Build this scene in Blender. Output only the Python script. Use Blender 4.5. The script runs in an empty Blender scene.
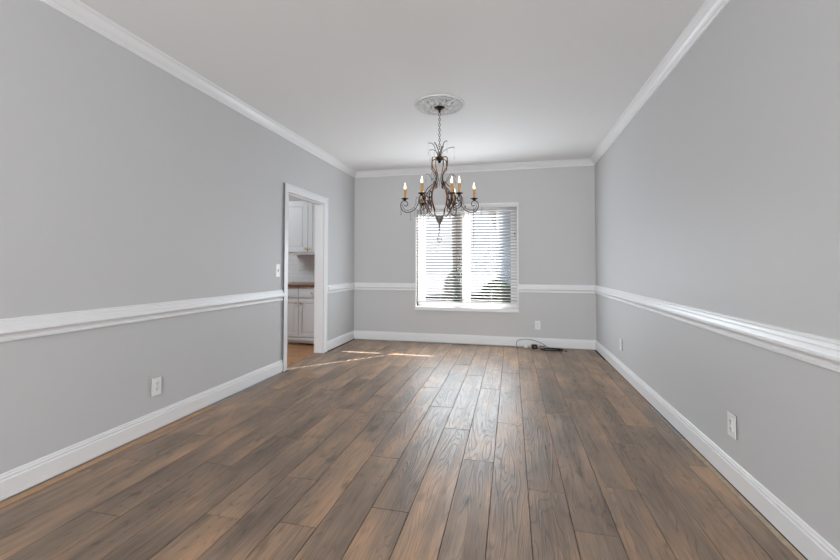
import bpy, bmesh, math, random
from mathutils import Vector, Matrix
random.seed(7)
PI = math.pi
sc = bpy.context.scene
C = sc.collection

# ------------------------------------------------------------------ camera
CAM_H = 1.18
cd = bpy.data.cameras.new('camera')
cam = bpy.data.objects.new('camera', cd); C.objects.link(cam)
cd.sensor_fit = 'HORIZONTAL'; cd.sensor_width = 36.0
cd.lens = 393.73 * 36 / 840
cd.shift_y = -24.31 / 840
cd.clip_start = 0.02; cd.clip_end = 300
cam.matrix_world = Matrix.Translation((0, 0, CAM_H)) @ Matrix.Rotation(.228, 4, 'Z') @ Matrix.Rotation(PI/2 + .0263, 4, 'X') @ Matrix.Rotation(.0015, 4, 'Z')
sc.camera = cam

# ------------------------------------------------------------------ exposure
sc.view_settings.view_transform = 'Standard'
sc.view_settings.look = 'None'
sc.view_settings.exposure = 0.0
sc.view_settings.gamma = 1.0
sc.view_settings.use_curve_mapping = False
sc.cycles.use_denoising = True
sc.cycles.max_bounces = 10
sc.cycles.diffuse_bounces = 6
sc.cycles.glossy_bounces = 4
sc.cycles.transmission_bounces = 8
sc.cycles.transparent_max_bounces = 12
sc.cycles.sample_clamp_indirect = 6.0
sc.cycles.caustics_reflective = False
sc.cycles.caustics_refractive = False
sc.cycles.blur_glossy = 0.5

# ------------------------------------------------------------------ sky
w = bpy.data.worlds.new('world'); sc.world = w
w.use_nodes = True
nt = w.node_tree; nt.nodes.clear()
wo = nt.nodes.new('ShaderNodeOutputWorld'); wb = nt.nodes.new('ShaderNodeBackground')
geo = nt.nodes.new('ShaderNodeTexCoord'); sepz = nt.nodes.new('ShaderNodeSeparateXYZ'); ramp = nt.nodes.new('ShaderNodeValToRGB')
e = ramp.color_ramp.elements
e[0].position = 0.0; e[0].color = (.88, .93, 1.0, 1); e[1].position = .7; e[1].color = (.30, .50, .90, 1)
nt.links.new(geo.outputs['Generated'], sepz.inputs[0]); nt.links.new(sepz.outputs[2], ramp.inputs['Fac']); nt.links.new(ramp.outputs[0], wb.inputs['Color'])
nt.links.new(wb.outputs[0], wo.inputs[0])
wb.inputs['Strength'].default_value = 0.62

# sun: comes in from behind the far window, from its right
SUN_DIR = Vector((-.67, -.712, -.463)).normalized()
sl = bpy.data.lights.new('sun', 'SUN'); so = bpy.data.objects.new('sun', sl); C.objects.link(so)
so.rotation_euler = SUN_DIR.to_track_quat('-Z', 'Y').to_euler()
sl.energy = 34.0; sl.angle = math.radians(0.5); sl.color = (1.0, .95, .93)

# unseen area lights added to brighten the room and the kitchen
def area(name, loc, direction, sx, sy, energy, color):
    l = bpy.data.lights.new(name, 'AREA'); o = bpy.data.objects.new(name, l); C.objects.link(o)
    l.shape = 'RECTANGLE'; l.size = sx; l.size_y = sy; l.energy = energy; l.color = color
    o.location = loc; o.rotation_euler = Vector(direction).to_track_quat('-Z', 'Z').to_euler()
    return o
area('rear_fill', (-.66, -3.90, 1.45), (0, 1, -0.06), 3.0, 2.1, 158, (.93, .975, 1.0))  # added fill in the rear opening, lights the walls
# second added fill from behind, tilted up to brighten the ceiling
area('rear_up_fill', (-.66, -3.88, 1.30), (0, 1, .8), 3.0, 1.8, 132, (.94, .98, 1.0))
area('front_window_fill', (-.68, 5.955, 1.12), (0, -1, 0), 1.4, 1.0, 36, (.80, .91, 1.0))  # added fill on the room side of the blinds, boosts the window light
area('kitchen_fill', (-4.2, 4.3, 2.40), (.25, .1, -1), 1.2, .6, 42, (.88, .95, 1.0))  # added fill below the kitchen ceiling, no fitting there

# ------------------------------------------------------------------ materials
MAT = {}
def pmat(name, col, rough=.5, metal=0, var=.0, vscale=8, bump=0, bscale=60, spec=.5, emit=None, estr=0, trans=0, ior=1.45, coat=0):
    m = bpy.data.materials.new(name); m.use_nodes = True
    n = m.node_tree.nodes; L = m.node_tree.links
    b = n['Principled BSDF']
    b.inputs['Roughness'].default_value = rough; b.inputs['Metallic'].default_value = metal
    b.inputs['Specular IOR Level'].default_value = spec
    b.inputs['Transmission Weight'].default_value = trans; b.inputs['IOR'].default_value = ior
    b.inputs['Coat Weight'].default_value = coat
    tc = n.new('ShaderNodeTexCoord')
    if var > 0:
        nz = n.new('ShaderNodeTexNoise'); nz.inputs['Scale'].default_value = vscale; nz.inputs['Detail'].default_value = 4
        L.new(tc.outputs['Object'], nz.inputs['Vector'])
        mx = n.new('ShaderNodeMix'); mx.data_type = 'RGBA'
        mx.inputs['A'].default_value = tuple(c * (1 - var) for c in col) + (1,)
        mx.inputs['B'].default_value = tuple(min(1, c * (1 + var)) for c in col) + (1,)
        L.new(nz.outputs['Fac'], mx.inputs['Factor']); L.new(mx.outputs['Result'], b.inputs['Base Color'])
    else:
        b.inputs['Base Color'].default_value = tuple(col) + (1,)
    if bump > 0:
        nb = n.new('ShaderNodeTexNoise'); nb.inputs['Scale'].default_value = bscale; nb.inputs['Detail'].default_value = 3
        L.new(tc.outputs['Object'], nb.inputs['Vector'])
        bp = n.new('ShaderNodeBump'); bp.inputs['Strength'].default_value = bump; bp.inputs['Distance'].default_value = .01
        L.new(nb.outputs['Fac'], bp.inputs['Height']); L.new(bp.outputs['Normal'], b.inputs['Normal'])
    if emit:
        b.inputs['Emission Color'].default_value = tuple(emit) + (1,); b.inputs['Emission Strength'].default_value = estr
    MAT[name] = m
    return m

pmat('wall_paint', (.575, .575, .58), .55, var=.012, vscale=1.5, bump=.03, bscale=180, spec=.35)
pmat('ceiling_paint', (.80, .80, .80), .7, var=.01, vscale=1.5, spec=.2)
pmat('trim_paint', (.80, .80, .81), .32, var=.01, vscale=5, spec=.5)
pmat('plaster', (.70, .70, .70), .3, var=.02, vscale=20, spec=.5)
pmat('blind_white', (.80, .80, .79), .85, var=.01, vscale=10, spec=.15)
pmat('cabinet_paint', (.66, .665, .675), .35, var=.01, vscale=5)
pmat('wand_grey', (.10, .10, .10), .4, var=.05, vscale=30)
pmat('cord_white', (.75, .74, .72), .8, var=.05, vscale=60)
pmat('brass', (.72, .46, .16), .28, 1, var=.1, vscale=60)
pmat('plate_white', (.80, .80, .79), .3, var=.01, vscale=20)
pmat('slot_dark', (.06, .055, .05), .5, var=.1, vscale=90)
pmat('screw_grey', (.5, .5, .5), .3, .8, var=.05, vscale=90)
pmat('edge_shade', (.17, .17, .17), .6, var=.08, vscale=20)  # painted shade for the sides of casing and outlet plates
pmat('subfloor', (.045, .03, .022), .9, var=.3, vscale=12)
pmat('raw_wood', (.40, .25, .15), .6, var=.25, vscale=14, bump=.2, bscale=30)
pmat('rough_wood', (.46, .36, .27), .8, var=.35, vscale=26, bump=.5, bscale=50)
pmat('underlay_grey', (.33, .33, .33), .8, var=.4, vscale=16)
pmat('counter_wood', (.17, .075, .03), .3, var=.3, vscale=9)
pmat('black_rubber', (.012, .012, .013), .4, var=.1, vscale=80)
pmat('cable_grey', (.25, .25, .25), .5, var=.1, vscale=80)
pmat('plug_white', (.78, .76, .70), .35, var=.03, vscale=50)
pmat('candle_sleeve', (.40, .23, .07), .45, var=.25, vscale=90, emit=(1.0, .55, .12), estr=.12)  # faint glow put into the sleeve colour, as if lit by the bulb
pmat('bulb_glow', (1, .9, .7), .2, emit=(1.0, .84, .56), estr=3.6)
pmat('crystal', (.97, .97, .98), .02, trans=1, ior=1.52, spec=.8)
pmat('finial_metal', (.20, .185, .17), .45, .6, var=.3, vscale=60)
pmat('chain_metal', (.13, .08, .04), .35, .8, var=.3, vscale=90)
pmat('spray_metal', (.16, .15, .14), .4, .7, var=.2, vscale=60)
pmat('house_siding', (.42, .50, .62), .7, var=.08, vscale=3)
pmat('house_trim', (.7, .72, .75), .6, var=.03, vscale=5)
pmat('shingles', (.20, .20, .22), .85, var=.3, vscale=6)
pmat('dark_window', (.05, .06, .08), .12, var=.1, vscale=2)
pmat('bark', (.13, .10, .085), .95, var=.35, vscale=9, bump=.05, bscale=20, spec=.1)
pmat('leaf_green', (.10, .15, .06), .6, var=.35, vscale=7)
pmat('leaf_dark', (.05, .075, .06), .6, var=.35, vscale=7)
pmat('lawn', (.055, .075, .03), .9, var=.3, vscale=2)
pmat('concrete', (.13, .13, .14), .85, var=.08, vscale=3)

# rusty copper-bronze with dark patches
def m_bronze():
    m = pmat('antique_bronze', (.2, .1, .05), .36, .7)
    n = m.node_tree.nodes; L = m.node_tree.links; b = n['Principled BSDF']
    tc = n.new('ShaderNodeTexCoord'); nz = n.new('ShaderNodeTexNoise'); nz.inputs['Scale'].default_value = 14; nz.inputs['Detail'].default_value = 5
    L.new(tc.outputs['Object'], nz.inputs['Vector'])
    cr = n.new('ShaderNodeValToRGB'); e = cr.color_ramp.elements
    e[0].position = .40; e[0].color = (.030, .018, .015, 1); e[1].position = .66; e[1].color = (.42, .19, .10, 1)
    L.new(nz.outputs['Fac'], cr.inputs['Fac']); L.new(cr.outputs['Color'], b.inputs['Base Color'])
m_bronze()
def m_arm():
    m = pmat('dark_bronze', (.05, .03, .02), .34, .75)
    n = m.node_tree.nodes; L = m.node_tree.links; b = n['Principled BSDF']
    tc = n.new('ShaderNodeTexCoord'); nz = n.new('ShaderNodeTexNoise'); nz.inputs['Scale'].default_value = 22; nz.inputs['Detail'].default_value = 5
    L.new(tc.outputs['Object'], nz.inputs['Vector'])
    cr = n.new('ShaderNodeValToRGB'); e = cr.color_ramp.elements
    e[0].position = .45; e[0].color = (.022, .017, .015, 1); e[1].position = .72; e[1].color = (.24, .12, .07, 1)
    L.new(nz.outputs['Fac'], cr.inputs['Fac']); L.new(cr.outputs['Color'], b.inputs['Base Color'])
m_arm()

def wood_planks(name, dark, mid, warm, rough, along='Y', ring_strength=1.0):
    """planks carry a per-face random vector 'rnd'; grain runs along the plank"""
    m = bpy.data.materials.new(name); m.use_nodes = True
    n = m.node_tree.nodes; L = m.node_tree.links; b = n['Principled BSDF']
    def N(t, **k):
        o = n.new(t)
        for a, v in k.items(): setattr(o, a, v)
        return o
    def math_(op, a, bb=None, c=None):
        o = N('ShaderNodeMath', operation=op)
        for i, v in enumerate((a, bb, c)):
            if v is None: continue
            if isinstance(v, (int, float)): o.inputs[i].default_value = v
            else: L.new(v, o.inputs[i])
        return o.outputs[0]
    tc = N('ShaderNodeTexCoord'); at = N('ShaderNodeAttribute', attribute_name='rnd')
    sep = N('ShaderNodeSeparateXYZ'); L.new(at.outputs['Vector'], sep.inputs[0])
    off = N('ShaderNodeVectorMath', operation='SCALE'); off.inputs['Scale'].default_value = 23.0
    L.new(at.outputs['Vector'], off.inputs[0])
    add = N('ShaderNodeVectorMath', operation='ADD'); L.new(tc.outputs['Object'], add.inputs[0]); L.new(off.outputs[0], add.inputs[1])
    def stretched(sx, sy):
        mp = N('ShaderNodeMapping'); L.new(add.outputs[0], mp.inputs['Vector'])
        mp.inputs['Scale'].default_value = (sx, sy, 1) if along == 'Y' else (sy, sx, 1)
        return mp.outputs[0]
    def noise(v, s, d=3, r=.5, dist=0):
        o = N('ShaderNodeTexNoise'); o.inputs['Scale'].default_value = s; o.inputs['Detail'].default_value = d
        o.inputs['Roughness'].default_value = r; o.inputs['Distortion'].default_value = dist
        L.new(v, o.inputs['Vector']); return o.outputs['Fac']
    # cathedral figure = contour lines of a stretched noise
    base = noise(stretched(9.5, .85), 1.0, 1.6, .40)
    rings = math_('SINE', math_('MULTIPLY', base, 150.0))
    rings = math_('MULTIPLY_ADD', rings, .5, .5)
    line = math_('POWER', rings, 9.0)
    pores = noise(stretched(260, 7), 1.0, 2, .6)
    streak = noise(stretched(34, .9), 1.0, 5, .68)
    patch = noise(stretched(5.0, 1.7), 1.0, 3, .55)
    blot = noise(stretched(6.0, 2.6), 1.7, 2, .5)
    # colour
    r1 = N('ShaderNodeValToRGB'); e = r1.color_ramp.elements
    e[0].position = .32; e[0].color = dark + (1,); e[1].position = .70; e[1].color = warm + (1,)
    em = r1.color_ramp.elements.new(.50); em.color = mid + (1,)
    t = math_('ADD', math_('MULTIPLY', patch, .68), math_('MULTIPLY', streak, .38))
    t = math_('ADD', t, math_('MULTIPLY', math_('SUBTRACT', sep.outputs[0], .65), .07))
    L.new(t, r1.inputs['Fac'])
    k = math_('MULTIPLY_ADD', line, -.20 * ring_strength, 1.0)
    k = math_('MULTIPLY', k, math_('MULTIPLY_ADD', pores, .7, .65))
    k = math_('MULTIPLY', k, math_('MULTIPLY_ADD', sep.outputs[1], .10, .95))
    knot = N('ShaderNodeMapRange'); L.new(blot, knot.inputs[0])
    knot.inputs[1].default_value = .62; knot.inputs[2].default_value = .76; knot.inputs[3].default_value = 1.0; knot.inputs[4].default_value = .50
    k = math_('MULTIPLY', k, knot.outputs[0])
    vm = N('ShaderNodeVectorMath', operation='SCALE'); L.new(r1.outputs['Color'], vm.inputs[0]); L.new(k, vm.inputs['Scale'])
    L.new(vm.outputs[0], b.inputs['Base Color'])
    rr = math_('ADD', math_('MULTIPLY', line, .10 * ring_strength), math_('MULTIPLY_ADD', streak, .10, rough - .05))
    b.inputs['Coat Weight'].default_value = .08; b.inputs['Coat Roughness'].default_value = .38
    L.new(rr, b.inputs['Roughness'])
    b.inputs['Specular IOR Level'].default_value = .5
    h = math_('ADD', math_('MULTIPLY', line, 1.0 * ring_strength), math_('MULTIPLY', pores, .5))
    bp = N('ShaderNodeBump'); bp.inputs['Strength'].default_value = .45; bp.inputs['Distance'].default_value = .0018
    L.new(h, bp.inputs['Height']); L.new(bp.outputs['Normal'], b.inputs['Normal']); L.new(bp.outputs['Normal'], b.inputs['Coat Normal'])
    MAT[name] = m
wood_planks('plank_floor', (.130, .092, .067), (.245, .170, .120), (.46, .275, .160), .40)
wood_planks('oak_floor', (.21, .08, .022), (.34, .145, .042), (.48, .22, .07), .28, along='X', ring_strength=.4)

# white wall tile for the kitchen
def m_tile():
    m = pmat('backsplash_tile', (.76, .76, .77), .15)
    n = m.node_tree.nodes; L = m.node_tree.links; b = n['Principled BSDF']
    tc = n.new('ShaderNodeTexCoord'); mp = n.new('ShaderNodeMapping'); mp.inputs['Rotation'].default_value = (PI/2, 0, 0)
    br = n.new('ShaderNodeTexBrick'); br.inputs['Scale'].default_value = 1
    br.inputs['Brick Width'].default_value = .15; br.inputs['Row Height'].default_value = .075; br.inputs['Mortar Size'].default_value = .0025
    br.inputs['Color1'].default_value = (.76, .76, .77, 1); br.inputs['Color2'].default_value = (.73, .73, .74, 1); br.inputs['Mortar'].default_value = (.62, .62, .62, 1)
    L.new(tc.outputs['Object'], mp.inputs[0]); L.new(mp.outputs[0], br.inputs['Vector']); L.new(br.outputs['Color'], b.inputs['Base Color'])
m_tile()
# clear glass for panes: thin, lets light through
def m_glass():
    m = bpy.data.materials.new('pane_glass'); m.use_nodes = True
    n = m.node_tree.nodes; L = m.node_tree.links; n.remove(n['Principled BSDF'])
    out = n['Material Output']; tr = n.new('ShaderNodeBsdfTransparent'); gl = n.new('ShaderNodeBsdfGlossy'); gl.inputs['Roughness'].default_value = .02
    mx = n.new('ShaderNodeMixShader'); mx.inputs[0].default_value = .006
    tr.inputs['Color'].default_value = (.96, .97, .97, 1)
    L.new(tr.outputs[0], mx.inputs[1]); L.new(gl.outputs[0], mx.inputs[2]); L.new(mx.outputs[0], out.inputs[0])
    MAT['pane_glass'] = m
m_glass()
def m_crystal():   # small cut drops: mostly clear, with sharp glints
    m = bpy.data.materials.new('crystal_cut'); m.use_nodes = True
    n = m.node_tree.nodes; L = m.node_tree.links; n.remove(n['Principled BSDF'])
    out = n['Material Output']; tr = n.new('ShaderNodeBsdfTransparent'); gl = n.new('ShaderNodeBsdfGlossy'); gl.inputs['Roughness'].default_value = .04
    lw = n.new('ShaderNodeLayerWeight'); lw.inputs['Blend'].default_value = .32
    mx = n.new('ShaderNodeMixShader'); tr.inputs['Color'].default_value = (.93, .93, .93, 1); gl.inputs['Color'].default_value = (.75, .75, .75, 1)
    L.new(lw.outputs['Facing'], mx.inputs[0]); L.new(tr.outputs[0], mx.inputs[1]); L.new(gl.outputs[0], mx.inputs[2]); L.new(mx.outputs[0], out.inputs[0])
    MAT['crystal_cut'] = m
m_crystal()
# slats let a little light through
m = MAT['blind_white']; n_ = m.node_tree.nodes; b_ = n_['Principled BSDF']; tl = n_.new('ShaderNodeBsdfTranslucent'); tl.inputs['Color'].default_value = (.9, .9, .88, 1)
ms = n_.new('ShaderNodeMixShader'); ms.inputs[0].default_value = .10
m.node_tree.links.new(b_.outputs[0], ms.inputs[1]); m.node_tree.links.new(tl.outputs[0], ms.inputs[2]); m.node_tree.links.new(ms.outputs[0], n_['Material Output'].inputs[0])

# ------------------------------------------------------------------ mesh helpers
def box(bm, x0, x1, y0, y1, z0, z1, bev=0):
    g = bmesh.ops.create_cube(bm, size=1)
    for v in g['verts']:
        v.co = Vector(((x0 + x1) / 2 + v.co.x * (x1 - x0), (y0 + y1) / 2 + v.co.y * (y1 - y0), (z0 + z1) / 2 + v.co.z * (z1 - z0)))
    if bev > 0:
        es = list({e for v in g['verts'] for e in v.link_edges})
        bmesh.ops.bevel(bm, geom=es, offset=bev, segments=2, affect='EDGES', profile=.5)
def lathe(bm, prof, c=(0, 0, 0), seg=24, axis='Z'):
    rings = []
    for r, z in prof:
        ring = []
        for i in range(seg):
            a = 2 * PI * i / seg
            p = (r * math.cos(a), r * math.sin(a), z)
            if axis == 'Y': p = (p[0], z, p[1])
            if axis == 'X': p = (z, p[0], p[1])
            ring.append(bm.verts.new((c[0] + p[0], c[1] + p[1], c[2] + p[2])))
        rings.append(ring)
    for a, b in zip(rings, rings[1:]):
        for i in range(seg):
            j = (i + 1) % seg
            bm.faces.new((a[i], a[j], b[j], b[i]))
    bm.faces.new(list(reversed(rings[0]))); bm.faces.new(rings[-1])
def smooth_path(pts, n=6):
    pts = [Vector(p) for p in pts]
    if len(pts) < 3: return pts
    out = []
    P = [pts[0] * 2 - pts[1]] + pts + [pts[-1] * 2 - pts[-2]]
    for i in range(1, len(P) - 2):
        for k in range(n):
            t = k / n; a, b, c, d = P[i - 1], P[i], P[i + 1], P[i + 2]
            out.append(.5 * ((2 * b) + (c - a) * t + (2 * a - 5 * b + 4 * c - d) * t * t + (3 * b - a - 3 * c + d) * t ** 3))
    out.append(pts[-1]); return out
def tube(bm, pts, r, seg=8, taper=None, closed=False, flat=1.0, side=None):
    """round tube along pts; with side (a Vector) the section is an ellipse, flat times wider along side"""
    n = len(pts); rings = []
    pts = [Vector(p) for p in pts]
    up = Vector((0, 0, 1)); prev = None
    for i, p in enumerate(pts):
        t = (pts[(i + 1) % n] - pts[i - 1]) if closed else (pts[min(i + 1, n - 1)] - pts[max(i - 1, 0)])
        t.normalize()
        if side is not None: u = (side - t * side.dot(t)).normalized()
        else:
            ref = prev if prev is not None else (up if abs(t.z) < .9 else Vector((1, 0, 0)))
            u = (ref - t * ref.dot(t))
            if u.length < 1e-5: u = t.orthogonal()
            u.normalize(); prev = u
        v = t.cross(u)
        rr = r * (taper(i / (n - 1)) if taper else 1)
        rings.append([bm.verts.new(p + u * (math.cos(a) * rr * flat) + v * (math.sin(a) * rr)) for a in [2 * PI * k / seg for k in range(seg)]])
    m = n if closed else n - 1
    for i in range(m):
        a, b = rings[i], rings[(i + 1) % n]
        for k in range(seg):
            j = (k + 1) % seg
            bm.faces.new((a[k], a[j], b[j], b[k]))
    if not closed:
        bm.faces.new(list(reversed(rings[0]))); bm.faces.new(rings[-1])
def sphere(bm, c, r, sz=1, seg=12):
    g = bmesh.ops.create_uvsphere(bm, u_segments=seg, v_segments=max(6, seg * 2 // 3), radius=r)
    for v in g['verts']: v.co = Vector((c[0] + v.co.x, c[1] + v.co.y, c[2] + v.co.z * sz))
def profile_run(bm, prof, a, b, inward, m0=True, m1=True):
    """extrude a closed (offset, z) profile from a to b; mitred ends shorten by the offset"""
    a = Vector((a[0], a[1], 0)); b = Vector((b[0], b[1], 0)); d = (b - a).normalized(); nrm = Vector((inward[0], inward[1], 0))
    A = []; B = []
    for o, z in prof:
        A.append(bm.verts.new(a + nrm * o + d * (o if m0 else 0) + Vector((0, 0, z))))
        B.append(bm.verts.new(b + nrm * o - d * (o if m1 else 0) + Vector((0, 0, z))))
    n = len(prof)
    for i in range(n):
        j = (i + 1) % n
        bm.faces.new((A[i], A[j], B[j], B[i]))
    bm.faces.new(A); bm.faces.new(list(reversed(B)))
def obj(name, bm, mat, parent=None, smooth=None, loc=None):
    bmesh.ops.recalc_face_normals(bm, faces=bm.faces)
    me = bpy.data.meshes.new(name); bm.to_mesh(me); bm.free()
    me.materials.append(MAT[mat])
    if smooth:
        for p in me.polygons: p.use_smooth = True
        if smooth != 'all':
            try: me.set_sharp_from_angle(angle=smooth)
            except Exception: pass
    o = bpy.data.objects.new(name, me); C.objects.link(o)
    if parent: o.parent = parent
    if loc: o.location = loc
    return o
def tag(o, label, cat, group=None, kind=None):
    o['label'] = label; o['category'] = cat
    if group: o['group'] = group
    if kind: o['kind'] = kind
    return o
def thing(name, label, cat, loc=(0, 0, 0), rotz=0, group=None):
    o = bpy.data.objects.new(name, None); C.objects.link(o); o.empty_display_size = .1
    o.location = loc; o.rotation_euler = (0, 0, rotz)
    return tag(o, label, cat, group)
def struct(name, bm, mat, label, parent=None, smooth=None):
    o = obj(name, bm, mat, parent, smooth)
    if not parent: o['kind'] = 'structure'; o['label'] = label; o['category'] = name.split('_')[0]
    return o
def NB(): return bmesh.new()
def copy_tree(o, parent=None):
    c = o.copy(); C.objects.link(c)
    if parent: c.parent = parent
    for ch in list(o.children): copy_tree(ch, c)
    return c

# ------------------------------------------------------------------ room shell
XL, XR, YB, YR, ZC = -2.493, 1.164, 6.007, -3.95, 2.708
D0, D1, DZ = 4.035, 4.925, 2.03          # doorway in the left wall
WX0, WX1, WZ0, WZ1 = -1.445, .083, .535, 2.105   # window opening in the back wall
TW = .125

bm = NB(); box(bm, XL - TW, XL, YR - .2, D0 - .017, -.1, ZC); box(bm, XL - TW, XL, D1 + .017, YB + .2, -.1, ZC); box(bm, XL - TW, XL, D0 - .017, D1 + .017, DZ + .017, ZC)
struct('wall_left', bm, 'wall_paint', 'pale grey painted wall with a doorway')
bm = NB(); box(bm, XR, XR + .15, YR - .2, YB + .2, -.1, ZC)
struct('wall_right', bm, 'wall_paint', 'pale grey painted wall, unbroken')
bm = NB()
box(bm, XL, WX0, YB, YB + .16, -.1, ZC); box(bm, WX1, XR, YB, YB + .16, -.1, ZC)
box(bm, WX0, WX1, YB, YB + .16, -.1, WZ0); box(bm, WX0, WX1, YB, YB + .16, WZ1, ZC)
struct('wall_back', bm, 'wall_paint', 'pale grey painted wall around the window')
RX0, RX1, RZ0, RZ1 = -2.18, .86, .38, 2.52
bm = NB()
box(bm, XL, RX0, YR - .15, YR, -.1, ZC); box(bm, RX1, XR, YR - .15, YR, -.1, ZC)
box(bm, RX0, RX1, YR - .15, YR, -.1, RZ0); box(bm, RX0, RX1, YR - .15, YR, RZ1, ZC)
struct('wall_rear', bm, 'wall_paint', 'pale grey wall behind the camera with a wide window opening')
bm = NB(); box(bm, XL - TW, XR + .15, YR - .15, YB + .16, ZC, ZC + .12)
struct('ceiling', bm, 'ceiling_paint', 'smooth light grey ceiling')

# floor: every plank a face of one mesh
FX0, FX1, FY0, FY1 = -2.455, 1.134, YR, 5.985
PW, PL, GAP = .188, 1.435, .0016
known = {-.672: 1.855, -.86: 2.349, -.484: 2.872, -.296: 2.438, -.108: 3.06, .08: 2.19, .268: 1.90, .456: 2.308, .644: 2.90,
         -1.424: 1.628, -1.236: 2.014, -1.8: 2.043, -1.612: 2.462, -2.176: 2.36, -1.988: 1.517, -2.364: 1.968}
def plank_mesh(rows, name, mat, label):
    me = bpy.data.meshes.new(name); V = []; F = []; R = []
    for (x0, x1, y0, y1) in rows:
        if x1 - x0 < .006 or y1 - y0 < .006: continue
        g, b_ = GAP, .0008
        i = len(V)
        for gg, z in ((g, -.003), (g, -.0009), (g + b_, 0)):
            V += [(x0 + gg, y0 + gg, z), (x1 - gg, y0 + gg, z), (x1 - gg, y1 - gg, z), (x0 + gg, y1 - gg, z)]
        r = (random.random(), random.random(), random.random())
        for s in (0, 4):
            for k in range(4):
                j = (k + 1) % 4
                F.append((i + s + k, i + s + j, i + s + 4 + j, i + s + 4 + k)); R.append(r)
        F.append((i + 8, i + 9, i + 10, i + 11)); R.append(r)
    me.from_pydata(V, [], F); me.materials.append(MAT[mat])
    at = me.attributes.new('rnd', 'FLOAT_VECTOR', 'FACE')
    for k, r in enumerate(R): at.data[k].vector = r
    o = bpy.data.objects.new(name, me); C.objects.link(o); o['kind'] = 'structure'; o['label'] = label; o['category'] = 'floor'
    return o
rows = []
k = -14
while True:
    x0 = .08 + PW * k; x1 = x0 + PW
    if x0 > FX1: break
    j0 = None
    for kx, ky in known.items():
        if abs(kx - x0) < .02: j0 = ky
    if j0 is None: j0 = 2.6 + ((k * 0.61) % 1) * PL
    y = j0 - 5 * PL
    while y < FY1:
        a, b = max(y, FY0), min(y + PL, FY1)
        if b > a:
            if x0 < FX0 < x1 or x0 < XL:   # leftmost row runs on into the doorway
                rows.append((max(x0, FX0), min(x1, FX1), a, b))
            else: rows.append((x0, min(x1, FX1), a, b))
        y += PL
    k += 1
rows += [(-2.568, FX0, D0 - .004, D1 + .004)]
plank_mesh(rows, 'floor', 'plank_floor', 'brown wood plank floor with dark seams')
bm = NB(); box(bm, XL - .075, XR, YR, YB, -.10, -.0035)
o = struct('floor_base', bm, 'subfloor', 'dark subfloor showing in the gap along the baseboards'); o['category'] = 'floor'

# gap fillers between planks and baseboards
def wavy_strip(bm, x0, x1, y0, y1, z0, z1, jag, n):
    prev = None
    for i in range(n + 1):
        y = y0 + (y1 - y0) * i / n; j = random.uniform(-jag, jag)
        ring = [bm.verts.new((x0, y, z0)), bm.verts.new((x1 + j, y, z0)), bm.verts.new((x1 + j, y, z1)), bm.verts.new((x0, y, z1 + j * .3))]
        if prev:
            for q in range(4): bm.faces.new((prev[q], prev[(q + 1) % 4], ring[(q + 1) % 4], ring[q]))
        else: bm.faces.new(ring)
        prev = ring
    bm.faces.new(list(reversed(prev)))
LB = XL + .017; RB = XR - .017
bm = NB(); wavy_strip(bm, XL + .018, FX0 + .040, YR, 2.86, .0004, .0040, .0008, 30); struct('trim_1', bm, 'raw_wood', 'tan raw wood strip under the left baseboard')
bm = NB(); wavy_strip(bm, XL, FX0 - .004, 2.86, 3.94, -.0035, -.001, .001, 16); struct('trim_2', bm, 'underlay_grey', 'grey underlay edge under the left baseboard near the doorway')
bm = NB(); wavy_strip(bm, XR - .018, XR - .043, YR, 3.05, .0004, .005, .003, 110); struct('trim_3', bm, 'rough_wood', 'rough splintered wood edge under the near right baseboard')
bm = NB(); wavy_strip(bm, XR - .018, XR - .034, 3.05, 3.75, .0004, .003, .002, 20); struct('trim_4', bm, 'underlay_grey', 'grey underlay edge under the right baseboard')
bm = NB(); wavy_strip(bm, XR - .018, XR - .032, 3.75, 5.35, .0004, .003, .001, 24); struct('trim_5', bm, 'raw_wood', 'tan wood strip under the far right baseboard')

# baseboards, chair rails, crown mouldings
BB = [(0, .011), (.016, .011), (.016, .102), (.011, .105), (.012, .119), (.007, .123), (.007, .132), (.004, .1365), (0, .1365)]
RAIL = [(0, .796), (.011, .796), (.015, .799), (.015, .808), (.009, .811), (.009, .820), (.013, .829), (.022, .836), (.031, .839), (.033, .843), (.033, .848), (.029, .851), (.024, .853), (.021, .872), (.021, .876), (.016, .879), (.014, .892), (.014, .896), (.009, .899), (.009, .908), (.006, .912), (0, .912)]
cb = 2.620
CROWN = [(0, cb), (.010, cb), (.012, cb + .008), (.009, cb + .012), (.014, cb + .016), (.017, cb + .024), (.026, cb + .030), (.040, cb + .044), (.050, cb + .060), (.054, cb + .066), (.050, cb + .069), (.056, cb + .073), (.068, cb + .080), (.070, ZC), (0, ZC)]
def run(name, prof, a, b, inw, m0, m1, label):
    bm = NB(); profile_run(bm, prof, a, b, inw, m0, m1)
    return struct(name, bm, 'trim_paint', label)
run('baseboard_left', BB, (XL, YR), (XL, 3.948), (1, 0), True, False, 'tall white baseboard on the left wall before the doorway')
run('baseboard_left_far', BB, (XL, 5.012), (XL, YB), (1, 0), False, True, 'short white baseboard between doorway and far corner')
run('baseboard_right', BB, (XR, YR), (XR, YB), (-1, 0), True, True, 'tall white baseboard on the right wall')
run('baseboard_back', BB, (XL, YB), (XR, YB), (0, -1), True, True, 'tall white baseboard under the window')
run('baseboard_rear', BB, (XL, YR), (XR, YR), (0, 1), True, True, 'tall white baseboard behind the camera')
run('trim_6', RAIL, (XL, YR), (XL, 3.948), (1, 0), True, False, 'white chair rail on the left wall before the doorway')
run('trim_7', RAIL, (XL, 5.030), (XL, YB), (1, 0), False, True, 'short white chair rail between doorway and far corner')
run('trim_8', RAIL, (XR, YR), (XR, YB), (-1, 0), True, True, 'white chair rail along the right wall')
run('trim_9', RAIL, (XL, YB), (WX0 - .018, YB), (0, -1), True, False, 'white chair rail left of the window')
run('trim_10', RAIL, (WX1 + .018, YB), (XR, YB), (0, -1), False, True, 'white chair rail right of the window')
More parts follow.
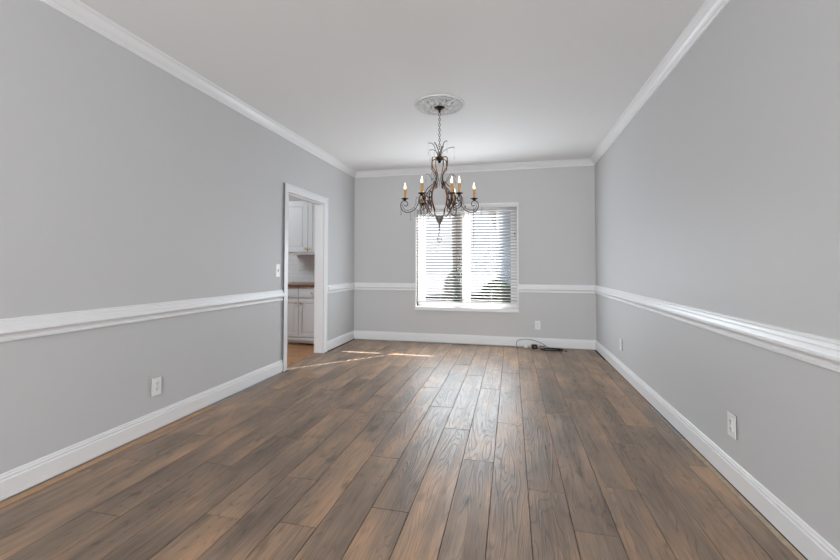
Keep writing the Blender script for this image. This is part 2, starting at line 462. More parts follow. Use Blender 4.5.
run('trim_11', CROWN, (XL, YR), (XL, YB), (1, 0), True, True, 'white crown moulding over the left wall')
run('trim_12', CROWN, (XR, YR), (XR, YB), (-1, 0), True, True, 'white crown moulding over the right wall')
run('trim_13', CROWN, (XL, YB), (XR, YB), (0, -1), True, True, 'white crown moulding over the window wall')
run('trim_14', CROWN, (XL, YR), (XR, YR), (0, 1), True, True, 'white crown moulding behind the camera')

# doorway: casing with stepped profile, jamb lining
root = bpy.data.objects.new('door_1', None); C.objects.link(root); root['kind'] = 'structure'; root['label'] = 'white cased open doorway to the kitchen'; root['category'] = 'doorway'
CW = .087
bm = NB()
def casing_leg(y_in, y_out):
    s = 1 if y_out > y_in else -1
    box(bm, XL, XL + .012, min(y_in, y_in + s * .030), max(y_in, y_in + s * .030), 0, DZ)
    box(bm, XL, XL + .017, min(y_in + s * .030, y_in + s * .066), max(y_in + s * .030, y_in + s * .066), 0, DZ + .030)
    box(bm, XL, XL + .024, min(y_in + s * .066, y_out), max(y_in + s * .066, y_out), 0, DZ + .066)
casing_leg(D0 + .0, D0 - CW); casing_leg(D1 - .0, D1 + CW)
box(bm, XL, XL + .012, D0 - .030, D1 + .030, DZ, DZ + .030); box(bm, XL, XL + .017, D0 - .066, D1 + .066, DZ + .030, DZ + .066); box(bm, XL, XL + .024, D0 - CW, D1 + CW, DZ + .066, DZ + CW)
obj('door_casing', bm, 'trim_paint', root)
bm = NB(); box(bm, XL, XL + .022, D0 - CW - .003, D0 - CW + .004, .0, DZ + CW - .004); e_ = obj('casing_shade', bm, 'edge_shade', root); e_['label'] = 'dark grey strip of painted shade on the outer edge of the near casing'  # grey strip added to paint shade on the casing side
bm = NB()
box(bm, XL - TW - .005, XL + .004, D1, D1 + .018, 0, DZ); box(bm, XL - TW - .005, XL + .004, D0 - .018, D0, 0, DZ); box(bm, XL - TW - .005, XL + .004, D0 - .018, D1 + .018, DZ, DZ + .018)
box(bm, XL - .085, XL - .045, D0, D1, DZ - .012, DZ)
obj('door_jamb', bm, 'trim_paint', root)

# window: frame box, sashes, panes
root = bpy.data.objects.new('window_1', None); C.objects.link(root); root['kind'] = 'structure'; root['label'] = 'white twin window behind blinds'; root['category'] = 'window'
bm = NB(); P = .034
box(bm, WX0 - .020, WX0, YB - P, YB + .16, WZ0 - .035, WZ1 + .020, .002)
box(bm, WX1, WX1 + .020, YB - P, YB + .16, WZ0 - .035, WZ1 + .020, .002)
box(bm, WX0 - .020, WX1 + .020, YB - P + .001, YB + .16, WZ1, WZ1 + .0205, .002)
obj('window_frame', bm, 'trim_paint', root)
bm = NB(); box(bm, WX0 - .021, WX1 + .021, YB - P - .004, YB + .16, WZ0 - .037, WZ0 + .016, .003); obj('window_sill', bm, 'trim_paint', root)
SY0, SY1 = YB + .095, YB + .135
GX = (WX0 + .105, -.745, -.622, WX1 - .095)
GZ0, GZ1 = WZ0 + .070, WZ1 - .08
bm = NB()
box(bm, WX0, GX[0], SY0, SY1, WZ0, WZ1); box(bm, GX[3], WX1, SY0, SY1, WZ0, WZ1); box(bm, GX[1], GX[2], SY0, SY1, WZ0, WZ1)
for a, b in ((GX[0], GX[1]), (GX[2], GX[3])):
    box(bm, a, b, SY0, SY1, WZ0, GZ0); box(bm, a, b, SY0, SY1, GZ1, WZ1)
obj('sash', bm, 'trim_paint', root)
for a, b in ((GX[0], GX[1]), (GX[2], GX[3])):
    bm = NB(); box(bm, a, b, SY0 + .020, SY0 + .024, GZ0, GZ1); obj('pane', bm, 'pane_glass', root)

# ------------------------------------------------------------------ blinds
def make_blind(x0, x1, label, open_cord):
    t = thing('venetian_blind', label, 'window blind', ((x0 + x1) / 2, YB - .004, WZ1), 0, 'white slatted blinds in the window')
    hw = (x1 - x0) / 2; H = WZ1
    bm = NB(); box(bm, -hw, hw, -.028, .028, -.048, 0, .002); obj('headrail', bm, 'blind_white', t)
    bm = NB(); zb, zt, n = .632 - H, -.072, 31
    th = math.radians(20)
    for i in range(n):
        z = zb + .040 + (zt - zb - .040) * i / (n - 1)
        prev = None
        for s in range(5):                      # slightly crowned slat, room edge raised
            u = -.025 + .05 * s / 4
            c = .0022 * (1 - (u / .025) ** 2)
            y = u * math.cos(th) ; zz = z - u * math.sin(th) + c
            ring = [bm.verts.new((-hw + .003, y, zz)), bm.verts.new((hw - .003, y, zz)), bm.verts.new((hw - .003, y, zz - .0028)), bm.verts.new((-hw + .003, y, zz - .0028))]
            if prev:
                for q in range(4): bm.faces.new((prev[q], prev[(q + 1) % 4], ring[(q + 1) % 4], ring[q]))
            else: bm.faces.new(ring)
            prev = ring
        bm.faces.new(list(reversed(prev)))
    obj('slats', bm, 'blind_white', t)
    bm = NB(); box(bm, -hw + .002, hw - .002, -.024, .024, zb - .010, zb + .010, .003); obj('bottom_rail', bm, 'blind_white', t)
    bm = NB()
    for fx in (-hw + .06, 0, hw - .06):
        for y in (-.0265, .0265): tube(bm, [(fx, y, -.04), (fx, y, zb)], .0008, 6)
    obj('ladder_cord', bm, 'cord_white', t)
    wx = -hw + .115
    bm = NB(); tube(bm, [(wx, -.036, -.046), (wx, -.040, -.10), (wx + .001, -.040, -.60)], .0042, 8); lathe(bm, [(.003, 0), (.006, -.006), (.0055, -.03), (.003, -.034)], (wx + .001, -.040, -.60), 10)
    obj('tilt_wand', bm, 'wand_grey', t, 'all')
    cx = hw - .115 if open_cord else hw - .03
    zc = -.96 if open_cord else -.43
    bm = NB(); tube(bm, [(cx, -.034, -.046), (cx, -.037, zc)], .0016, 6); c = obj('lift_cord', bm, 'cord_white' if not open_cord else 'wand_grey', t)
    bm = NB(); lathe(bm, [(.002, .0), (.005, -.008), (.007, -.034), (.002, -.036)], (cx, -.037, zc), 10); obj('tassel', bm, 'wand_grey', c, 'all')
    return t
make_blind(WX0 + .003, -.698, 'white slatted venetian blind covering the left half of the window', True)
make_blind(-.666, WX1 - .003, 'white slatted venetian blind covering the right half of the window', False)

# ------------------------------------------------------------------ kitchen beyond the doorway
KX0, KX1, KY0, KY1, KZ = -5.6, XL - TW, 2.4, 6.03, 2.50
bm = NB(); box(bm, KX0, KX1, KY1, KY1 + .12, -.1, KZ); struct('wall_kitchen_back', bm, 'backsplash_tile', 'white tiled kitchen wall')
bm = NB(); box(bm, KX0 - .12, KX0, KY0 - .12, KY1 + .12, -.1, KZ); struct('wall_kitchen_left', bm, 'wall_paint', 'grey kitchen wall')
bm = NB(); box(bm, KX0, KX1, KY0 - .12, KY0, -.1, KZ); struct('wall_kitchen_front', bm, 'wall_paint', 'grey kitchen wall')
bm = NB(); box(bm, KX0 - .12, KX1, KY0 - .12, KY1 + .12, KZ, KZ + .1); struct('ceiling_kitchen', bm, 'ceiling_paint', 'kitchen ceiling')
rows = []
for i in range(64):
    y0 = KY0 + i * .0575
    x = KX0 - ((i * .37) % 1) * 1.2
    while x < KX1:
        a, b = max(x, KX0), min(x + 1.2, KX1)
        if y0 + .0575 > KY1: break
        if b > a: rows.append((a, b, y0, y0 + .0575))
        x += 1.2
y = D0
while y < D1 - .01:
    rows.append((KX1, -2.572, y, min(y + .0575, D1))); y += .0575
GAP = .0004
plank_mesh(rows, 'floor_kitchen', 'oak_floor', 'honey oak strip floor of the kitchen')
bm = NB(); box(bm, KX0, XL - .0765, KY0, KY1, -.10, -.0035); o = struct('floor_kitchen_base', bm, 'subfloor', 'base under the kitchen floor')

YK = 5.335    # door fronts of base cabinets
def shaker(bm, x0, x1, z0, z1, y, rail=.055, t=.02):
    box(bm, x0, x0 + rail, y, y + t, z0, z1, .0015); box(bm, x1 - rail, x1, y, y + t, z0, z1, .0015)
    box(bm, x0 + rail, x1 - rail, y, y + t, z0, z0 + rail, .0015); box(bm, x0 + rail, x1 - rail, y, y + t, z1 - rail, z1, .0015)
    box(bm, x0 + rail - .002, x1 - rail + .002, y + .009, y + t - .002, z0 + rail - .002, z1 - rail + .002)
    box(bm, x0 + rail + .018, x1 - rail - .018, y + .004, y + .012, z0 + rail + .018, z1 - rail - .018, .003)
def knob(parent, x, y, z):
    bm = NB(); lathe(bm, [(.006, 0), (.005, -.012), (.014, -.018), (.0165, -.024), (.013, -.030), (.004, -.032)], (x, y, z), 16, 'Y')
    obj('knob', bm, 'brass', parent, 'all')
def base_cab(x0, x1, label):
    t = thing('base_cabinet', label, 'cabinet', ((x0 + x1) / 2, YK + .30, 0), 0, 'white kitchen base cabinets')
    o = Vector(t.location); hx = (x1 - x0) / 2; yf = YK - o.y
    bm = NB(); box(bm, -hx, hx, yf + .02, KY1 - o.y - .002, .10, .868); obj('body', bm, 'cabinet_paint', t)
    bm = NB(); box(bm, -hx, hx, yf + .028, yf + .045, .028, .10); box(bm, -hx, hx, yf + .006, yf + .03, .066, .10, .004); obj('toe_kick', bm, 'cabinet_paint', t)
    for s in (-1, 1):
        a, b = (-hx + .006, -.003) if s < 0 else (.003, hx - .006)
        bm = NB(); shaker(bm, a, b, .125, .685, yf); d = obj('door', bm, 'cabinet_paint', t)
        knob(d, -.032 * s * -1, yf, .628)
        bm = NB(); box(bm, a, b, yf, yf + .02, .712, .848, .002); box(bm, a + .02, b - .02, yf - .003, yf + .01, .730, .830, .002); d = obj('drawer', bm, 'cabinet_paint', t)
        knob(d, (a + b) / 2, yf - .003, .775)
    return t
base_cab(-3.55, -2.65, 'white two-door base cabinet with brass knobs, below the wooden worktop seen through the doorway')
def wall_cab(x0, x1, label):
    y = 5.60; t = thing('wall_cabinet', label, 'cabinet', ((x0 + x1) / 2, 5.8, 1.36), 0, 'white kitchen wall cabinets')
    hx = (x1 - x0) / 2; yf = y - 5.8; zt = .84
    bm = NB(); box(bm, -hx, hx, yf + .02, KY1 - 5.8 - .002, 0, .88); obj('body', bm, 'cabinet_paint', t)
    for s in (-1, 1):
        a, b = (-hx + .006, -.003) if s < 0 else (.003, hx - .006)
        bm = NB(); shaker(bm, a, b, .035, zt, yf, .075); d = obj('door', bm, 'cabinet_paint', t)
        knob(d, .032 * s, yf, .09)
    bm = NB(); profile_run(bm, [(0, .85), (.01, .85), (.04, .90), (.05, .93), (.05, 1.135), (0, 1.135)], (-hx, yf + .02), (hx, yf + .02), (0, -1), False, False); obj('cornice', bm, 'cabinet_paint', t)
    return t
wall_cab(-3.553, -2.653, 'white two-door wall cabinet with small brass knobs seen through the doorway')
bm = NB(); box(bm, -3.60, -2.64, YK - .028, KY1 - .002, .8685, .905, .004)
tag(obj('worktop', bm, 'counter_wood'), 'dark brown wooden kitchen worktop on the base cabinet', 'worktop')

# ------------------------------------------------------------------ outlets and switches
def plate(parent, wd=.072, ht=.117, d=.006):
    if d > .007:
        bm = NB(); box(bm, -wd / 2 + .0005, wd / 2 - .0005, -d + .003, 0, -ht / 2 + .001, ht / 2 - .001); obj('shade_rim', bm, 'edge_shade', parent)  # dark rim added behind the plate, stands in for its shaded sides
        bm = NB(); box(bm, -wd / 2, wd / 2, -d, -d + .0035, -ht / 2, ht / 2, .0012); return obj('cover_plate', bm, 'plate_white', parent)
    bm = NB(); box(bm, -wd / 2, wd / 2, -d, 0, -ht / 2, ht / 2, .0025); return obj('cover_plate', bm, 'plate_white', parent)
def make_outlet(loc, rz, label, wd=.078, ht=.126, d=.010):
    t = thing('electrical_outlet', label, 'outlet', loc, rz, 'duplex wall outlets')
    plate(t, wd, ht, d)
    for s in (-1, 1):
        bm = NB(); lathe(bm, [(.0175, -d + .001), (.0175, -d - .0025), (.016, -d - .003)], (0, 0, s * .020), 20, 'Y')
        r = obj('receptacle', bm, 'plate_white', t)
        bm = NB()
        for x in (-.0065, .0065): box(bm, x - .0016, x + .0016, -d - .0036, -d - .0026, s * .020 - .001, s * .020 + .009)
        lathe(bm, [(.0028, -d - .0026), (.0028, -d - .0036)], (0, 0, s * .020 - .009), 10, 'Y')
        obj('slots', bm, 'slot_dark', r)
    bm = NB(); lathe(bm, [(.003, -d), (.003, -d - .0012)], (0, 0, 0), 10, 'Y'); obj('screw', bm, 'screw_grey', t)
    return t
# the plate's face looks along local -Y
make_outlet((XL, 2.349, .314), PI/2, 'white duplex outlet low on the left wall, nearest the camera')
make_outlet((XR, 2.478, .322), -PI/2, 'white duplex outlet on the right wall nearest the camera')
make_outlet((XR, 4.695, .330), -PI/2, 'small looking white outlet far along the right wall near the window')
make_outlet((.368, YB, .320), 0, 'white outlet on the back wall right of the window above the cables', d=.006)
t = thing('light_switch', 'white toggle light switch beside the doorway above the chair rail', 'switch', (XL, 3.850, 1.129), PI/2)
plate(t, .074, .138, .0065)
bm = NB(); box(bm, -.006, .006, -.0073, -.006, -.014, .014); obj('slot', bm, 'slot_dark', t)
bm = NB(); box(bm, -.0045, .0045, -.022, -.010, .000, .012, .001); obj('toggle', bm, 'plate_white', t)
t = thing('kitchen_outlet', 'double white outlet plate on the kitchen tiles above the worktop', 'outlet', (-3.46, KY1, 1.165), 0)
plate(t, .118, .117, .006)
for x in (-.029, .029):
    bm = NB(); box(bm, x - .0165, x + .0165, -.0085, -.005, -.033, .033, .001); r = obj('receptacle', bm, 'plate_white', t)
    for z in (-.018, .018):
        bm = NB()
        for dx in (-.006, .006): box(bm, x + dx - .0015, x + dx + .0015, -.0092, -.008, z - .004, z + .005)
        obj('slots', bm, 'slot_dark', r)
bm = NB(); box(bm, -.006, .006, -.036, 0, -.022, .022, .002)
t = obj('wall_hook', bm, 'plate_white', None, None, (XL, 5.036, .868)); t.rotation_euler = (0, 0, PI/2)
tag(t, 'tiny white block at the end of the chair rail beside the doorway', 'rail end')

# ------------------------------------------------------------------ ceiling medallion
MC = Vector((-.6567, 3.6385, ZC))
bm = NB()
lathe(bm, [(.0, 0), (.236, 0), (.238, -.006), (.232, -.013), (.226, -.015), (.219, -.010), (.214, -.005), (.150, -.006), (.145, -.010), (.140, -.006), (.075, -.008), (.070, -.015), (.062, -.018), (.0, -.018)], (0, 0, 0), 64)
def pol(r, a, z): return Vector((r * math.cos(a), r * math.sin(a), z))
for i in range(28):
    a = 2 * PI * i / 28
    tube(bm, smooth_path([pol(.200, a - .07, -.010), pol(.214, a - .02, -.020), pol(.206, a + .06, -.022), pol(.192, a + .05, -.018), pol(.194, a - .01, -.016)], 4), .0040, 6)
for i in range(12):
    a = 2 * PI * i / 12
    for s in (-1, 1):
        tube(bm, smooth_path([pol(.078, a, -.012), pol(.105, a + s * .16, -.022), pol(.140, a + s * .22, -.022), pol(.172, a + s * .16, -.020), pol(.176, a + s * .04, -.018), pol(.158, a + s * .05, -.018)], 4), .0052, 6, lambda u: 1.15 - .5 * u)
    tube(bm, smooth_path([pol(.075, a, -.014), pol(.11, a, -.026), pol(.150, a, -.012)], 4), .009, 6, lambda u: .4 + 1.0 * math.sin(PI * u), flat=1.6, side=Vector((-math.sin(a), math.cos(a), 0)))
    sphere(bm, pol(.185, a + PI / 12, -.016), .009, .8, 8)
for i in range(20):
    a = 2 * PI * i / 20
    tube(bm, [pol(.045, a, -.016), pol(.058, a, -.026), pol(.072, a, -.016)], .007, 6)
tag(obj('ceiling_medallion', bm, 'plaster', None, 'all', MC), 'round white plaster medallion with scrolled leaf relief on the ceiling around the chandelier canopy', 'ceiling medallion')

# ------------------------------------------------------------------ chandelier
CT = thing('chandelier', 'bronze scroll-arm chandelier with lit candle bulbs and crystal drops, hanging from the medallion', 'chandelier', (MC.x, MC.y, ZC - .018), math.radians(13.0))
Z0 = ZC - .018
def Zr(z): return z - Z0
bm = NB(); lathe(bm, [(.050, 0), (.053, -.006), (.050, -.013), (.038, -.020), (.024, -.026), (.014, -.032), (.010, -.046), (.008, -.058)], (0, 0, 0), 32)
obj('canopy', bm, 'dark_bronze', CT, 'all')
bm = NB()
zc = -.060; i = 0
while zc > Zr(2.245):
    L_ = .030; ww = .0095; pts = []
    for q in range(16):
        a = 2 * PI * q / 16
        px, pz = ww * math.cos(a), zc - L_ / 2 + (L_ / 2) * math.sin(a)
        pts.append((px, 0, pz) if i % 2 == 0 else (0, px, pz))
    tube(bm, pts, .0024, 6, closed=True); zc -= .0245; i += 1
obj('chain', bm, 'chain_metal', CT, 'all')
bm = NB(); lathe(bm, [(.004, Zr(2.245)), (.008, Zr(2.235)), (.010, Zr(2.22)), (.030, Zr(2.212)), (.040, Zr(2.200)), (.040, Zr(2.186)), (.026, Zr(2.178)), (.014, Zr(2.172)), (.014, Zr(2.158)), (.006, Zr(2.150))], (0, 0, 0), 24)
obj('hub', bm, 'dark_bronze', CT, 'all')
def rz(r, z, a, off=0): return Vector((r * math.cos(a) - off * math.sin(a), r * math.sin(a) + off * math.cos(a), Zr(z)))
NARM = 6
def curve_part(name, prof, a, r, mat, taper=None, parent=CT, flat=1.5, extra=()):
    bm = NB(); sd = Vector((-math.sin(a), math.cos(a), 0))
    tube(bm, smooth_path([rz(x, z, a) for x, z in prof], 6), r, 8, taper, flat=flat, side=sd)
    for pr, rr in extra: tube(bm, smooth_path([rz(x, z, a) for x, z in pr], 5), rr, 6, side=sd)
    return obj(name, bm, mat, parent, 'all')
CAGE = [(.020, 2.195), (.052, 2.199), (.070, 2.186), (.073, 2.165), (.073, 2.118), (.067, 2.096), (.046, 2.072), (.032, 2.040), (.030, 2.00), (.034, 1.972), (.046, 1.950), (.052, 1.930), (.040, 1.918), (.026, 1.924), (.026, 1.942), (.036, 1.944)]
CAGE_IN = [(.036, 2.185), (.037, 2.13), (.030, 2.09), (.018, 2.04), (.014, 2.00), (.018, 1.965), (.030, 1.945)]
LYRE = [(.040, 1.972), (.044, 1.950), (.056, 1.922), (.068, 1.885), (.073, 1.840), (.071, 1.795), (.062, 1.750), (.049, 1.710), (.046, 1.675), (.040, 1.655), (.024, 1.645)]
OUTER = [(.050, 1.965), (.062, 1.945), (.092, 1.915), (.124, 1.880), (.140, 1.835), (.142, 1.790), (.128, 1.742), (.100, 1.705), (.082, 1.712), (.080, 1.745), (.098, 1.768), (.114, 1.752)]
LOOP = [(.075, 1.752), (.092, 1.800), (.118, 1.820), (.136, 1.800), (.128, 1.760), (.098, 1.705), (.074, 1.662), (.060, 1.650), (.046, 1.655)]
ARM = [(.118, 1.850), (.124, 1.868), (.138, 1.874), (.172, 1.858), (.192, 1.826), (.196, 1.790), (.206, 1.755), (.232, 1.715), (.272, 1.690), (.312, 1.686), (.342, 1.698), (.362, 1.730), (.364, 1.764), (.350, 1.788), (.328, 1.796), (.305, 1.782), (.300, 1.758), (.316, 1.744), (.330, 1.754)]
ARM_IN = [(.198, 1.830), (.214, 1.826), (.222, 1.800), (.222, 1.768), (.244, 1.728), (.280, 1.708), (.314, 1.704), (.334, 1.718), (.346, 1.744), (.340, 1.768)]
ARM_SC = [(.140, 1.872), (.150, 1.835), (.176, 1.800), (.184, 1.768), (.166, 1.745), (.146, 1.757), (.150, 1.778)]
def candle(parent_arm, r, a, zd):
    c = rz(r, zd, a)
    bm = NB(); lathe(bm, [(.006, -.020), (.010, -.012), (.016, -.006), (.034, .002), (.036, .006), (.022, .004), (.016, .010), (.014, .012)], c, 20)
    obj('drip_cup', bm, 'dark_bronze', parent_arm, 'all')
    bm = NB()
    lathe(bm, [(.0105, .006), (.0115, .020), (.0105, .034), (.0115, .052), (.0105, .070), (.0110, .090), (.0095, .095), (.008, .093)], c, 14)
    tube(bm, [c + Vector((.0125, .002, .088)), c + Vector((.0138, .003, .06)), c + Vector((.0132, .004, .05))], .0026, 5)
    tube(bm, [c + Vector((-.006, -.0115, .092)), c + Vector((-.0065, -.013, .066)), c + Vector((-.006, -.0125, .055))], .0026, 5)
    obj('candle_sleeve', bm, 'candle_sleeve', parent_arm, 'all')
    bm = NB(); lathe(bm, [(.005, .090), (.008, .096), (.0095, .106), (.0088, .118), (.0055, .132), (.0026, .146), (.001, .156)], c, 14)
    obj('candle_bulb', bm, 'bulb_glow', parent_arm, 'all')
def prism(c, L_, r, big=False):
    """faceted drop below a wire and a small bead; c is the hanging point"""
    bm = NB(); c = Vector(c)
    sphere(bm, c + Vector((0, 0, -.022)), .006, 1, 8)
    lathe(bm, [(.0015, -.030), (r * .55, -.030 - L_ * .18), (r * .8, -.030 - L_ * .45), (r, -.030 - L_ * .70), (r * .6, -.030 - L_ * .92), (.0012, -.030 - L_)], c, 8)
    p = obj('crystal_drop', bm, 'crystal_cut', CT)
    bm = NB(); tube(bm, [c + Vector((0, 0, .004)), c + Vector((.001, 0, -.033))], .0014, 5)
    obj('wire', bm, 'spray_metal', p)
def wide(prof, f=1.36): return [(x * f, z) for x, z in prof]
for k in range(4):
    a = k * PI / 2 + PI / 4 - math.radians(1)
    curve_part('frame_strap', wide(CAGE), a, .0046, 'antique_bronze', flat=1.2, extra=[(wide(CAGE_IN), .0036)])
    curve_part('lyre_strap', wide(LYRE), a, .0048, 'antique_bronze', flat=1.2)
    curve_part('outer_strap', wide(OUTER), a, .0042, 'antique_bronze', flat=1.2)
    prism(rz(.136, 1.700, a), .048, .009)
for k in range(NARM):
    a = k * PI / 3 - math.radians(1)
    if k % 3: curve_part('inner_loop', wide(LOOP, 1.5), a + (-PI / 12 if k in (1, 4) else PI / 12), .0036, 'dark_bronze', flat=1.2)
    arm = curve_part('arm', ARM if k % 3 == 0 else [(.158, 1.800), (.150, 1.835), (.160, 1.856)] + ARM[3:], a, .0042, 'dark_bronze', flat=1.2, extra=[(ARM_IN, .0024)] + ([(ARM_SC, .0034)] if k % 3 == 0 else []))
    candle(arm, .325, a, 1.810)
    prism(rz(.395 if k in (0,) else .362, 1.735, a, .004), .050, .010)
    prism(rz(.272, 1.688, a, -.004), .050, .008)
    prism(rz(.225, 1.730, a), .062, .011)
# the shorter arm that stands between two others in front
a = math.radians(-72)
arm = curve_part('short_arm', [(.175, 1.745), (.20, 1.715), (.225, 1.70), (.26, 1.715), (.290, 1.745), (.300, 1.785), (.285, 1.80)], a, .0050, 'dark_bronze', extra=[([(.20, 1.80), (.215, 1.765), (.24, 1.775), (.255, 1.745), (.24, 1.72)], .003)])
candle(arm, .300, a, 1.808)
# sprays of wire leaves with thin drops at the top and at the waist
for k in range(6):
    a = k * PI / 3 + math.radians(8)
    reach, top = (.135, 2.315) if k % 2 == 0 else (.10, 2.345)
    bm = NB(); tube(bm, smooth_path([rz(.010, 2.205, a), rz(.030, 2.255, a), rz(reach * .6, top - .020, a), rz(reach, top - .006, a), rz(reach + .008, top - .016, a)], 5), .0028, 6, lambda u: 1.2 - .8 * abs(u - .55), flat=1.8, side=Vector((-math.sin(a), math.cos(a), 0)))
    sp = obj('spray', bm, 'spray_metal', CT, 'all')
    bm = NB()
    for q in range(4): sphere(bm, rz(reach + .006, top - .030 - q * .014, a), .0034, 1, 6)
    lathe(bm, [(.0008, Zr(top - .078)), (.004, Zr(top - .092)), (.0045, Zr(top - .108)), (.0008, Zr(top - .125))], (rz(reach + .006, 0, a).x, rz(reach + .006, 0, a).y, 0), 6)
    obj('crystal_string', bm, 'crystal_cut', sp)
for k in range(6):
    a = k * PI / 3 - math.radians(1) + (PI / 6 if k % 2 else 0)
    bm = NB(); tube(bm, smooth_path([rz(.060, 1.955, a), rz(.080, 1.990, a), rz(.115, 2.030, a), rz(.145, 2.030, a), rz(.152, 2.018, a)], 5), .0026, 6)
    sp = obj('waist_spray', bm, 'spray_metal', CT, 'all')
    bm = NB(); c = rz(.152, 2.015, a)
    sphere(bm, c + Vector((0, 0, -.012)), .004, 1, 6); lathe(bm, [(.001, -.02), (.0045, -.035), (.0045, -.055), (.001, -.072)], c, 6)
    obj('crystal_string', bm, 'crystal_cut', sp)
bm = NB(); lathe(bm, [(.010, Zr(1.655)), (.034, Zr(1.648)), (.041, Zr(1.640)), (.038, Zr(1.630)), (.030, Zr(1.610)), (.017, Zr(1.588)), (.008, Zr(1.568)), (.006, Zr(1.560)), (.011, Zr(1.552)), (.011, Zr(1.545)), (.004, Zr(1.538))], (0, 0, 0), 24)
obj('finial', bm, 'finial_metal', CT, 'all')
bm = NB(); sphere(bm, (0, 0, Zr(1.520)), .0105, .9, 12); tube(bm, [(0, 0, Zr(1.545)), (0, 0, Zr(1.49))], .0016, 6); tube(bm, smooth_path([(0, 0, Zr(1.500)), (-.008, 0, Zr(1.487)), (-.012, 0, Zr(1.466)), (-.014, 0, Zr(1.450))], 4), .0028, 6)
fb = obj('finial_bead', bm, 'finial_metal', CT, 'all')
bm = NB(); lathe(bm, [(.002, Zr(1.478)), (.010, Zr(1.466)), (.020, Zr(1.442)), (.022, Zr(1.424)), (.013, Zr(1.404)), (.002, Zr(1.396))], (0, 0, 0), 8)
pd = obj('pendant_crystal', bm, 'crystal_cut', CT)
bm = NB(); tube(bm, [(-.018, 0, Zr(1.448)), (-.022, 0, Zr(1.426)), (-.014, 0, Zr(1.406)), (0, 0, Zr(1.396)), (.014, 0, Zr(1.406)), (.022, 0, Zr(1.424))], .0026, 6); obj('pendant_mount', bm, 'dark_bronze', pd)

# ------------------------------------------------------------------ cables on the floor by the back wall
def cable(name, pts, r, mat, label, n=8):
    bm = NB(); tube(bm, smooth_path(pts, n), r, 8)
    o = obj(name, bm, mat, None, 'all'); return tag(o, label, 'cable')
# thin cord arching over from the floor
c1 = cable('arched_cord', [(.075, 5.80, .004), (.068, 5.90, .02), (.068, 5.955, .065), (.110, 5.965, .105), (.235, 5.965, .118), (.34, 5.955, .098), (.44, 5.955, .060), (.50, 5.945, .020), (.56, 5.940, .006), (.64, 5.935, .006)], .0034, 'black_rubber', 'thin black cord arching up over the baseboard beside the window')
bm = NB(); box(bm, .63, .665, 5.925, 5.945, .001, .013, .003); obj('connector', bm, 'black_rubber', c1)
pts = []
for q in range(30):
    a = 2 * PI * q / 13; s = 1 + .06 * math.sin(q * 1.7)
    pts.append((.535 + .150 * s * math.cos(a) + .01 * math.sin(q), 5.805 + .075 * s * math.sin(a), .006 + .007 * (q / 13) + .002 * (q % 2)))
c2 = cable('coiled_cable', pts, .0046, 'black_rubber', 'black cable coiled in flat loops on the floor under the outlet', 5)
c3 = cable('grey_cable', [(.70, 5.90, .006), (.745, 5.885, .007), (.76, 5.85, .007), (.765, 5.815, .006), (.745, 5.785, .006), (.725, 5.79, .006)], .0044, 'cable_grey', 'short grey cable end curling right of the black coil')
bm = NB(); box(bm, .712, .738, 5.782, 5.797, .001, .013, .003); obj('plug', bm, 'black_rubber', c3)
t = thing('power_adapter', 'small square black power adapter sitting beside the cable coil', 'power adapter', (.315, 5.880, 0), .2)
bm = NB(); box(bm, -.036, .036, -.028, .028, .004, .062, .006); obj('body', bm, 'black_rubber', t)
bm = NB(); box(bm, -.010, -.007, -.052, -.027, .025, .039); box(bm, .007, .010, -.052, -.027, .025, .039); obj('prongs', bm, 'screw_grey', t)
bm = NB(); tube(bm, smooth_path([(.034, 0, .02), (.05, .0, .012), (.058, .006, .006), (.06, .02, .006)], 4), .004, 6); obj('lead', bm, 'black_rubber', t, 'all')
t = thing('white_plug', 'round white plug lying against the baseboard beside the black adapter', 'plug', (.200, 5.885, .022), 0)
bm = NB(); lathe(bm, [(.004, -.022), (.022, -.019), (.030, -.008), (.030, .010), (.020, .019), (.004, .021)], (0, 0, 0), 20); obj('body', bm, 'plug_white', t, 'all')
bm = NB(); tube(bm, smooth_path([(.028, 0, .0), (.05, .02, -.006), (.075, .035, -.012), (.16, .04, -.017), (.22, .015, -.017)], 4), .004, 6); obj('lead', bm, 'cord_white', t, 'all')
t = thing('adapter_block', 'small pale grey connector block among the black cables', 'connector', (.425, 5.925, 0), 0)
bm = NB(); box(bm, -.040, .040, -.014, .014, .018, .040, .005); obj('body', bm, 'cable_grey', t)
bm = NB(); box(bm, -.018, .018, -.0145, .0145, .0015, .019, .003); obj('foot', bm, 'plug_white', t)

# ------------------------------------------------------------------ outside the window
bm = NB(); box(bm, -40, 40, YB + .16, 70, -.45, -.25); o = struct('ground', bm, 'concrete', 'pale concrete drive outside the window')
bm = NB(); box(bm, -1.6, 30, 15.0, 60, -.25, -.235); o = struct('ground_lawn', bm, 'lawn', 'green lawn outside the window')
def leafy(bm, c, rx, ry, rz_, n, s):
    for _ in range(n):
        u = Vector((random.gauss(0, 1), random.gauss(0, 1), random.gauss(0, 1))).normalized() * (random.random() ** .35)
        p = Vector(c) + Vector((u.x * rx, u.y * ry, u.z * rz_))
        d1 = Vector((random.gauss(0, 1), random.gauss(0, 1), random.gauss(0, 1))).normalized(); d2 = d1.orthogonal().normalized()
        q = s * random.uniform(.6, 1.3)
        vs = [bm.verts.new(p + d1 * q), bm.verts.new(p + d2 * q * .45), bm.verts.new(p - d1 * q), bm.verts.new(p - d2 * q * .45)]
        bm.faces.new(vs)
def outside_x(px, Y):     # where a sight line seen through the window meets a distance
    t = (px - 420) / 393.73; a = math.atan(t) - .228
    return Y * math.tan(a)
hx = outside_x(497, 15)
t = thing('neighbour_house', 'pale blue sided house outside, seen through the right side of the blinds', 'house', (hx, 15, -.25))
bm = NB(); box(bm, 0, 9, 0, 8, 0, 3.7)
for i in range(18): box(bm, -.012, 9.01, -.018, 0, i * .2, i * .2 + .185)
obj('wall', bm, 'house_siding', t)
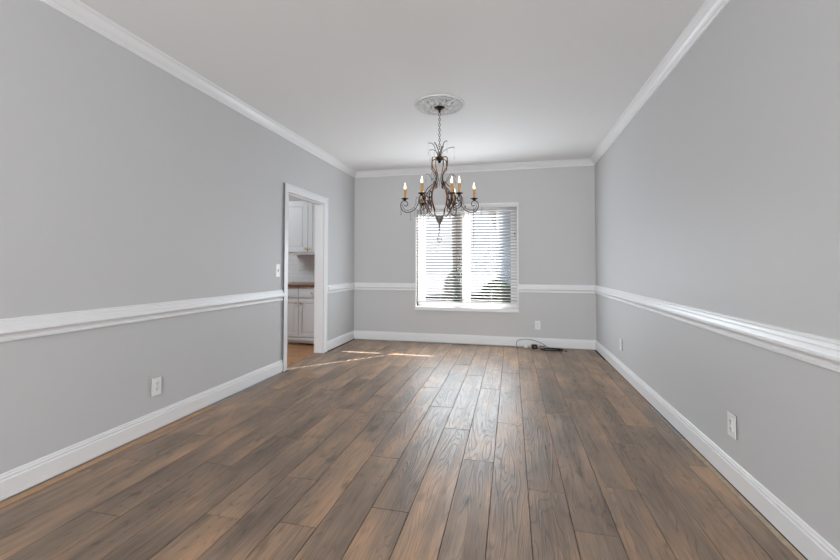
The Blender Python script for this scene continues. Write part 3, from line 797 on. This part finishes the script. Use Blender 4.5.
bm = NB(); vs = [bm.verts.new(p) for p in [(-.4, -.4, 3.6), (9.4, -.4, 3.6), (9.4, 8.4, 3.6), (-.4, 8.4, 3.6), (-.4, 4, 5.0), (9.4, 4, 5.0)]]
for f in ((0, 1, 5, 4), (2, 3, 4, 5), (0, 4, 3), (1, 2, 5), (0, 3, 2, 1)): bm.faces.new([vs[i] for i in f])
obj('roof', bm, 'shingles', t)
bm = NB(); box(bm, .9, 1.9, -.05, -.01, 1.2, 2.7); f = obj('window', bm, 'house_trim', t)
bm = NB(); box(bm, .98, 1.82, -.06, -.05, 1.28, 2.62); obj('pane', bm, 'dark_window', f)
bm = NB(); box(bm, -.03, .09, -.04, 0, 0, 3.6); obj('corner_board', bm, 'house_trim', t)
def bush(px, Y, rx, h, mat, label, n=1500):
    x = outside_x(px, Y); t = thing('bush', label, 'bush', (x, Y, -.25))
    bm = NB(); leafy(bm, (0, 0, h * .55), rx, rx * .8, h * .5, n, .07); obj('foliage', bm, mat, t)
    bm = NB()
    for q in range(5): tube(bm, [(0, 0, 0), (rx * .5 * math.cos(q * 1.26), rx * .4 * math.sin(q * 1.26), h * .7)], .02, 6, lambda u: 1.1 - .6 * u)
    obj('stem', bm, 'bark', t)
bush(457, 10, .33, 1.30, 'leaf_dark', 'dark green bush outside, low behind the left blind', 1600)
bush(497, 12, .50, .98, 'leaf_green', 'light green shrub outside, low behind the right blind', 1300)
x = outside_x(458, 11)
t = thing('tree', 'tree with a grey trunk outside, behind the left blind', 'tree', (x, 11, -.25))
bm = NB(); tube(bm, smooth_path([(0, 0, 0), (.03, 0, 1.2), (-.02, 0, 2.6), (.05, 0, 4.5)], 5), .17, 12, lambda u: 1.2 - .5 * u); obj('trunk', bm, 'bark', t, 'all')
bm = NB()
for q in range(7): tube(bm, smooth_path([(.02, 0, 2.9 + q * .2), (.6 * math.cos(q * 2.1), .6 * math.sin(q * 2.1), 3.6 + q * .2), (1.2 * math.cos(q * 2.1), 1.2 * math.sin(q * 2.1), 4.6 + q * .2)], 4), .05, 6, lambda u: 1.1 - .8 * u)
obj('branches', bm, 'bark', t, 'all')
bm = NB(); leafy(bm, (0, 0, 5.0), 1.7, 1.7, 1.3, 2200, .12); obj('crown', bm, 'leaf_green', t)
